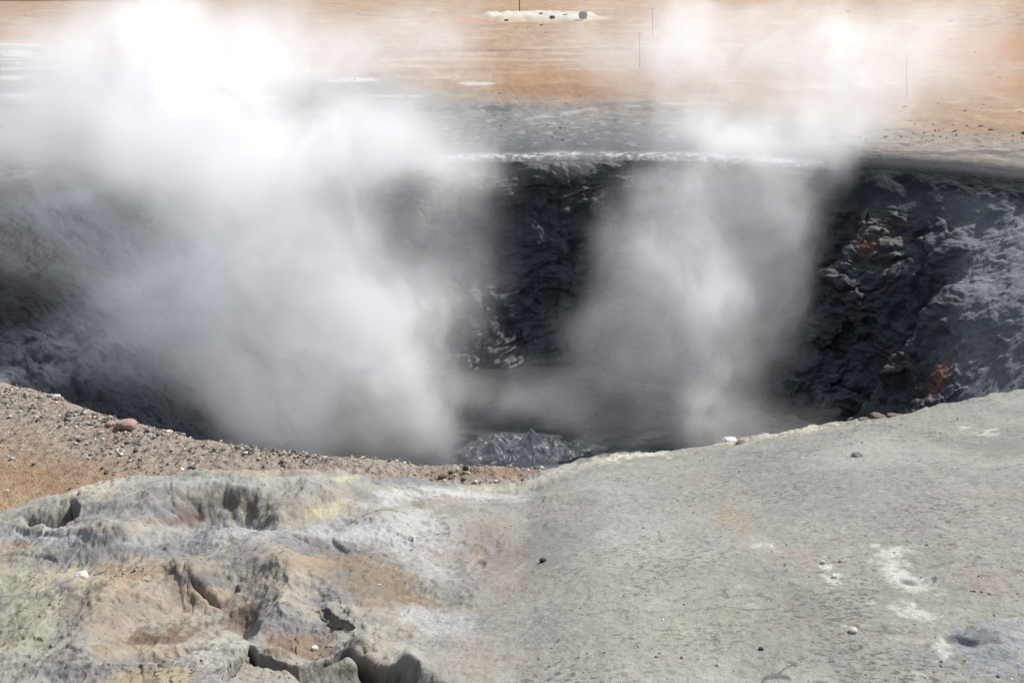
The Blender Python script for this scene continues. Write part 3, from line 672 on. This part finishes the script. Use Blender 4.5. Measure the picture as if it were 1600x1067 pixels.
# far stones on the white ring
for k, (px_, py_, w_, mat, lab) in enumerate([(911, 24, 7, 'grey', 'grey boulder at the right end of the white mud ring'), (845, 20, 2.6, 'dark', 'dark stone on the back edge of the white mud ring'),
        (863, 25, 4.5, 'dark', 'dark low rock in the middle of the white mud ring'), (883, 23, 4.5, 'dark', 'dark low rock nearest the grey boulder on the white mud ring'), (791, 30, 3.5, 'grey', 'grey stone at the left end of the white mud ring'),
        (846, 39, 3, 'brown', 'brown stone just in front of the white mud ring'), (853, 52, 3, 'brown', 'brown stone on the orange plain farther below the white mud ring'), (834, 22, 2, 'dark', 'tiny dark stone at the back left of the white mud ring'), (760, 33, 3, 'brown', 'brown stone beyond the left tip of the white mud ring'), (1484, 33, 3, 'dark', 'dark stone on the orange plain at the end of the brown rubble')]):
    gx, gy = at(px_, py_ + w_ * .6, .35 if k < 5 else 0.0); D = float(np.hypot(gx, gy)); r_ = w_ / FPX * D
    hz = r_ * (.9 if k in (0,) else .5)
    stone('rock' if k == 0 else 'stone', (float(gx), float(gy), (.30 if k < 5 else 0.0) + hz * .7), (r_, r_ * .8, hz), 90 + k, mat, lab, 'rock' if k == 0 else 'stone')

# ------------------------------------------------------------------ crumbs and gravel (uncountable)
def scatter(name, pts, sizes, mats, label, cat):
    import bmesh
    bm = bmesh.new(); bmesh.ops.create_icosphere(bm, subdivisions=1, radius=1)
    v0 = np.array([v.co[:] for v in bm.verts]); f0 = np.array([[v.index for v in f.verts] for f in bm.faces]); bm.free()
    n = len(pts); k = len(v0)
    ang = rng.uniform(0, 6.28, n); sc_ = sizes[:, None] * rng.uniform(.6, 1.3, (n, 3)) * np.array([1.2, .9, .6])
    v = v0[None] * (1 + rng.uniform(-.28, .28, (n, k, 1))) * sc_[:, None]
    c_, s_ = np.cos(ang)[:, None], np.sin(ang)[:, None]
    vx = v[..., 0] * c_ - v[..., 1] * s_; vy = v[..., 0] * s_ + v[..., 1] * c_
    v = np.stack([vx, vy, v[..., 2]], -1) + pts[:, None]
    f = (f0[None] + (np.arange(n) * k)[:, None, None]).reshape(-1, 3)
    me = bpy.data.meshes.new(name); v = v.reshape(-1, 3).astype(np.float32)
    me.vertices.add(len(v)); me.vertices.foreach_set('co', v.ravel())
    me.loops.add(f.size); me.loops.foreach_set('vertex_index', f.ravel().astype(np.int32))
    me.polygons.add(len(f)); me.polygons.foreach_set('loop_start', (np.arange(len(f)) * 3).astype(np.int32))
    mi = np.repeat(rng.integers(0, len(mats), n), len(f0)).astype(np.int32)
    for m in mats: me.materials.append(m)
    me.polygons.foreach_set('material_index', mi)
    me.update(calc_edges=True)
    o = bpy.data.objects.new(name, me); sc.collection.objects.link(o); o['kind'] = 'stuff'; o['label'] = label; o['category'] = cat
    return o
# on the near bank strip
gX = []; 
G = ground.data; gc = np.empty(len(G.vertices) * 3, np.float32); G.vertices.foreach_get('co', gc); gc = gc.reshape(nr, -1, 3)
sel_i = rng.integers(1, 150, 120000); sel_j = rng.integers(1325, 2090, 120000)
P = gc[sel_i, sel_j]; offp = off[sel_i, 0]
keep = (offp < 1.3) & (rng.uniform(0, 1, len(P)) < np.exp(-(offp / .8) ** 2) * sstep(-.3, .3, fbm(P[:, 0], P[:, 1], 0 * P[:, 0], 2.5, 2, seed=301)) * .35)
P = P[keep][:12000] + rng.normal(0, .01, (min(12000, keep.sum()), 3)) * np.array([1, 1, 0])
scatter('gravel', P + np.array([0, 0, .004]), rng.gamma(2.2, .0026, len(P)) + .0025, [Mg['brown'], Mg['grey'], Mg['pale'], Mg['grey']], 'brown and grey gravel crumbs strewn along the near left crater edge', 'gravel')
ii = rng.integers(60, nv - 6, 14000); jj = rng.integers(100, 1160, 14000)
P = np.stack([NX[ii, jj], NY[ii, jj], NZ[ii, jj]], -1)
P += rng.normal(0, .006, P.shape) * np.array([1, 1, 0])
den = sstep(-.1, .35, fbm(P[:, 0], P[:, 1], 0 * P[:, 0], 1.5, 3, seed=305))
P = P[rng.uniform(0, 1, len(P)) < den * .5]
scatter('crumbs', P, rng.gamma(2, .0009, len(P)) + .0012, [Mg['brown'], Mg['grey'], Mg['pale'], Mg['grey']], 'small dry clay crumbs scattered over the pale foreground bank', 'crumbs')

q_ = rng.uniform(0, 1, (2600, 2)); Yq = 20 + 110 * q_[:, 0] ** 1.6; Xq = (q_[:, 1] - .5) * 1.2 * Yq
kq = fbm(Xq, Yq, 0 * Xq, .12, 2, seed=311) > -.1
P = np.stack([Xq, Yq, 0 * Xq + .02], -1)[kq]
scatter('plain_stones', P, rng.gamma(2, .009, len(P)) * (.6 + P[:, 1] / 60) + .01, [Mg['brown'], Mg['brown'], Mg['grey'], Mg['dark']], 'small stones littering the orange plain beyond the crater', 'stones')

# ------------------------------------------------------------------ fence stakes and rope
M_pole = plain('weathered_iron', C(96, 84, 76), .7, 12, .25, .002)
M_rope = plain('pale_rope', C(210, 196, 176), .9, 60, .2, .002)
def tube(name, pts, rad, mat, segs=8, parent=None):
    import bmesh
    bm = bmesh.new(); rings = []
    pts = [Vector(p) for p in pts]
    for i, p in enumerate(pts):
        d = (pts[min(i + 1, len(pts) - 1)] - pts[max(i - 1, 0)]).normalized()
        a = d.orthogonal().normalized(); b = d.cross(a); r_ = rad[i] if isinstance(rad, list) else rad
        rings.append([bm.verts.new(p + (a * math.cos(6.2832 * k / segs) + b * math.sin(6.2832 * k / segs)) * r_) for k in range(segs)])
    for r0, r1 in zip(rings[:-1], rings[1:]):
        for k in range(segs): bm.faces.new((r0[k], r0[(k + 1) % segs], r1[(k + 1) % segs], r1[k]))
    bm.faces.new(rings[0][::-1]); bm.faces.new(rings[-1])
    me = bpy.data.meshes.new(name); bm.to_mesh(me); bm.free(); me.materials.append(mat); me.shade_smooth()
    o = bpy.data.objects.new(name, me); sc.collection.objects.link(o)
    if parent: o.parent = parent
    return o
tops = {}
for nm, pxb, pyb, pxt, hpx, rad, lab in [
    ('D', 1418, 155, 1416, 64, .014, 'thin rusty stake standing in mist on the orange ground right of the second steam column'),
    ('A', 1000, 108, 999, 54, .016, 'thin stake holding the near end of the pale rope on the orange plain'),
    ('B', 1020, 56, 1019, 40, .026, 'thin stake holding the far end of the pale rope, half hidden in steam'),
    ('C', 812, 21, 811, 38, .05, 'dark stake behind the white mud ring at the top edge of the photo')]:
    gx, gy = at(pxb, pyb, 0); gx, gy = float(gx), float(gy); top = at_y(pxt, pyb - hpx, gy)
    root = bpy.data.objects.new('fence_stake', None); sc.collection.objects.link(root); root.location = (gx, gy, -.1)
    root['label'] = lab; root['category'] = 'fence stake'; root['group'] = 'thin stakes of the rope fence on the plain'
    h = top.z + .1; lean = top.x - gx
    tube('shaft', [(0, 0, 0), (lean * .5 + .004, 0, h * .5), (lean, 0, h)], [rad, rad * .95, rad * .8], M_pole, parent=root)
    cpt = tube('eyelet', [(lean + rad * 2.2 * math.cos(a), 0, h + rad * 1.5 + rad * 2.2 * math.sin(a)) for a in np.linspace(-1.57, 4.71, 13)], rad * .5, M_pole, 6, parent=root)
    tops[nm] = Vector((gx + lean, gy, top.z + rad * 1.5))
a, b = tops['A'], tops['B']
rp = tube('rope', [a.lerp(b, k / 16) + Vector((0, 0, -.10 * math.sin(math.pi * k / 16))) for k in range(17)], .008, M_rope)
rp['label'] = 'thin pale rope strung between two stakes on the orange plain'; rp['category'] = 'rope'

# ------------------------------------------------------------------ steam
def steam(name, blobs, dens, label, floor_=.15, lo=.40, hi=.59, seed=0, freq=.7, aniso=.2):
    """blobs: (px,py,Y,rx_px,ry_px,ry_m,weight): an ellipsoid puff standing at distance Y"""
    m = bpy.data.materials.new(name); m.use_nodes = True; t = m.node_tree; t.nodes.clear(); N = t.nodes.new; L = t.links.new
    out_ = N('ShaderNodeOutputMaterial'); vol = N('ShaderNodeVolumePrincipled')
    vol.inputs['Color'].default_value = (.99, .99, .995, 1); vol.inputs['Anisotropy'].default_value = aniso
    L(vol.outputs[0], out_.inputs['Volume'])
    geo = N('ShaderNodeNewGeometry')
    def noise(scale, det, rgh, off_=(0, 0, 0), stretch=(1, 1, 1), src=None, dist=0):
        mp = N('ShaderNodeMapping'); mp.inputs['Location'].default_value = off_; mp.inputs['Scale'].default_value = stretch
        L(src or geo.outputs['Position'], mp.inputs['Vector'])
        n = N('ShaderNodeTexNoise'); n.inputs['Scale'].default_value = scale; n.inputs['Detail'].default_value = det; n.inputs['Roughness'].default_value = rgh
        n.inputs['Distortion'].default_value = dist
        L(mp.outputs[0], n.inputs['Vector']); return n
    def vm(op, a_, b_=None):
        n = N('ShaderNodeVectorMath'); n.operation = op
        for k, v_ in enumerate((a_, b_)):
            if v_ is None: continue
            if isinstance(v_, (tuple, list, Vector)): n.inputs[k].default_value = tuple(v_)
            else: L(v_, n.inputs[k])
        return n
    def mt(op, a_, b_=None):
        n = N('ShaderNodeMath'); n.operation = op
        for k, v_ in enumerate((a_, b_)):
            if v_ is None: continue
            if isinstance(v_, (int, float)): n.inputs[k].default_value = v_
            else: L(v_, n.inputs[k])
        return n.outputs[0]
    wn = noise(freq * .9, 2, .5, (seed, 3, 1))
    wv = vm('SUBTRACT', wn.outputs['Color'], (.5, .5, .5)); ws_ = N('ShaderNodeVectorMath'); ws_.operation = 'SCALE'; ws_.inputs['Scale'].default_value = 2.6; L(wv.outputs[0], ws_.inputs[0])
    P_ = vm('ADD', geo.outputs['Position'], ws_.outputs[0]).outputs[0]
    tot = None; mn = Vector((1e9,) * 3); mx = -mn
    for (bx_, by_, Yd, rx, ry, rm, wgt) in blobs:
        c = at_y(bx_, by_, Yd); k = Yd / FPX * 1.03
        r_ = Vector((rx * k, rm, ry * k))
        for i in range(3): mn[i] = min(mn[i], c[i] - r_[i] - .5); mx[i] = max(mx[i], c[i] + r_[i] + .5)
        d_ = vm('SUBTRACT', P_, c); d_ = vm('MULTIPLY', d_.outputs[0], (1 / r_.x, 1 / r_.y, 1 / r_.z)); ln = vm('LENGTH', d_.outputs[0]).outputs['Value']
        mr = N('ShaderNodeMapRange'); mr.interpolation_type = 'SMOOTHSTEP'
        mr.inputs[1].default_value = 1.0; mr.inputs[2].default_value = .1; mr.inputs[3].default_value = 0; mr.inputs[4].default_value = wgt
        L(ln, mr.inputs[0]); tot = mr.outputs[0] if tot is None else mt('ADD', tot, mr.outputs[0])
    n = noise(freq, 6, .64, (seed * 2, 0, 5), (1, 1, .75), P_, .3)
    mr = N('ShaderNodeMapRange'); mr.interpolation_type = 'SMOOTHSTEP'; mr.inputs[1].default_value = lo; mr.inputs[2].default_value = hi; mr.inputs[3].default_value = floor_; mr.inputs[4].default_value = 1.25
    L(n.outputs['Fac'], mr.inputs[0])
    L(mt('MULTIPLY', mt('MULTIPLY', tot, mr.outputs[0]), dens), vol.inputs['Density'])
    mn.z = max(mn.z, FLOOR + .02); mx.z = min(mx.z, 5.0)
    import bmesh
    # hull: the smallest rounded shape that holds every puff
    bm = bmesh.new()
    for (bx_, by_, Yd, rx, ry, rm, wgt) in blobs:
        c = at_y(bx_, by_, Yd); k = Yd / FPX * 1.03; r_ = Vector((rx * k + .35, rm + .35, ry * k + .35))
        for a_ in range(16):
            for b_ in range(-3, 4):
                al, be = a_ * math.pi / 8, b_ * math.pi / 6.2
                q_ = Vector((c.x + r_.x * math.cos(al) * math.cos(be), c.y + r_.y * math.sin(al) * math.cos(be), c.z + r_.z * math.sin(be)))
                q_.z = max(FLOOR + .05, q_.z); bm.verts.new(q_)
    h_ = bmesh.ops.convex_hull(bm, input=bm.verts[:])
    bmesh.ops.delete(bm, geom=[g for g in set(h_['geom_interior'] + h_['geom_unused']) if isinstance(g, bmesh.types.BMVert)], context='VERTS')
    me = bpy.data.meshes.new(name); bm.to_mesh(me); bm.free(); me.materials.append(m)
    o = bpy.data.objects.new(name, me); sc.collection.objects.link(o)
    o['kind'] = 'stuff'; o['label'] = label; o['category'] = 'steam'; o['group'] = 'columns of steam rising from the mud pool'
    return o
steam('steam_column', [
    (470, 640, 12.4, 400, 140, 1.8, .60), (470, 520, 12.6, 360, 220, 2.0, .75), (610, 470, 12.8, 210, 290, 1.5, .60), (280, 490, 12.0, 250, 230, 1.6, .75),
    (440, 340, 12.8, 360, 200, 2.0, 1.0), (340, 220, 13.0, 350, 150, 1.8, .9), (230, 120, 13.2, 300, 140, 1.8, .75), (150, 190, 13.2, 210, 120, 1.6, .6),
    (570, 80, 13.8, 300, 110, 1.8, .38), (580, 250, 13.0, 220, 120, 1.6, .5), (60, 240, 13.2, 260, 80, 1.5, .4), (370, 70, 14, 280, 110, 1.8, .6), (180, 40, 14, 160, 80, 1.6, .6)],
    1.22, 'tall dense white column of steam on the left, rising from the crater', floor_=.30, seed=1, aniso=.3)
steam('steam_column', [
    (1080, 650, 12.4, 280, 110, 1.5, .45), (1080, 520, 12.8, 225, 200, 1.5, .58), (1090, 400, 13.2, 215, 180, 1.6, .54), (1130, 300, 14.0, 200, 120, 1.5, .38),
    (1190, 195, 15.0, 210, 75, 1.8, 1.0), (1110, 80, 16.5, 300, 110, 2.2, .42), (1350, 90, 16.5, 340, 130, 2.2, .50), (1360, 190, 15.5, 180, 50, 1.4, .18), (880, 600, 12.9, 310, 95, 1.1, .42), (860, 210, 16, 280, 60, 1.6, .14)],
    1.1, 'thinner column of steam on the right, drifting over the orange plain', seed=7, floor_=.40, aniso=.3)
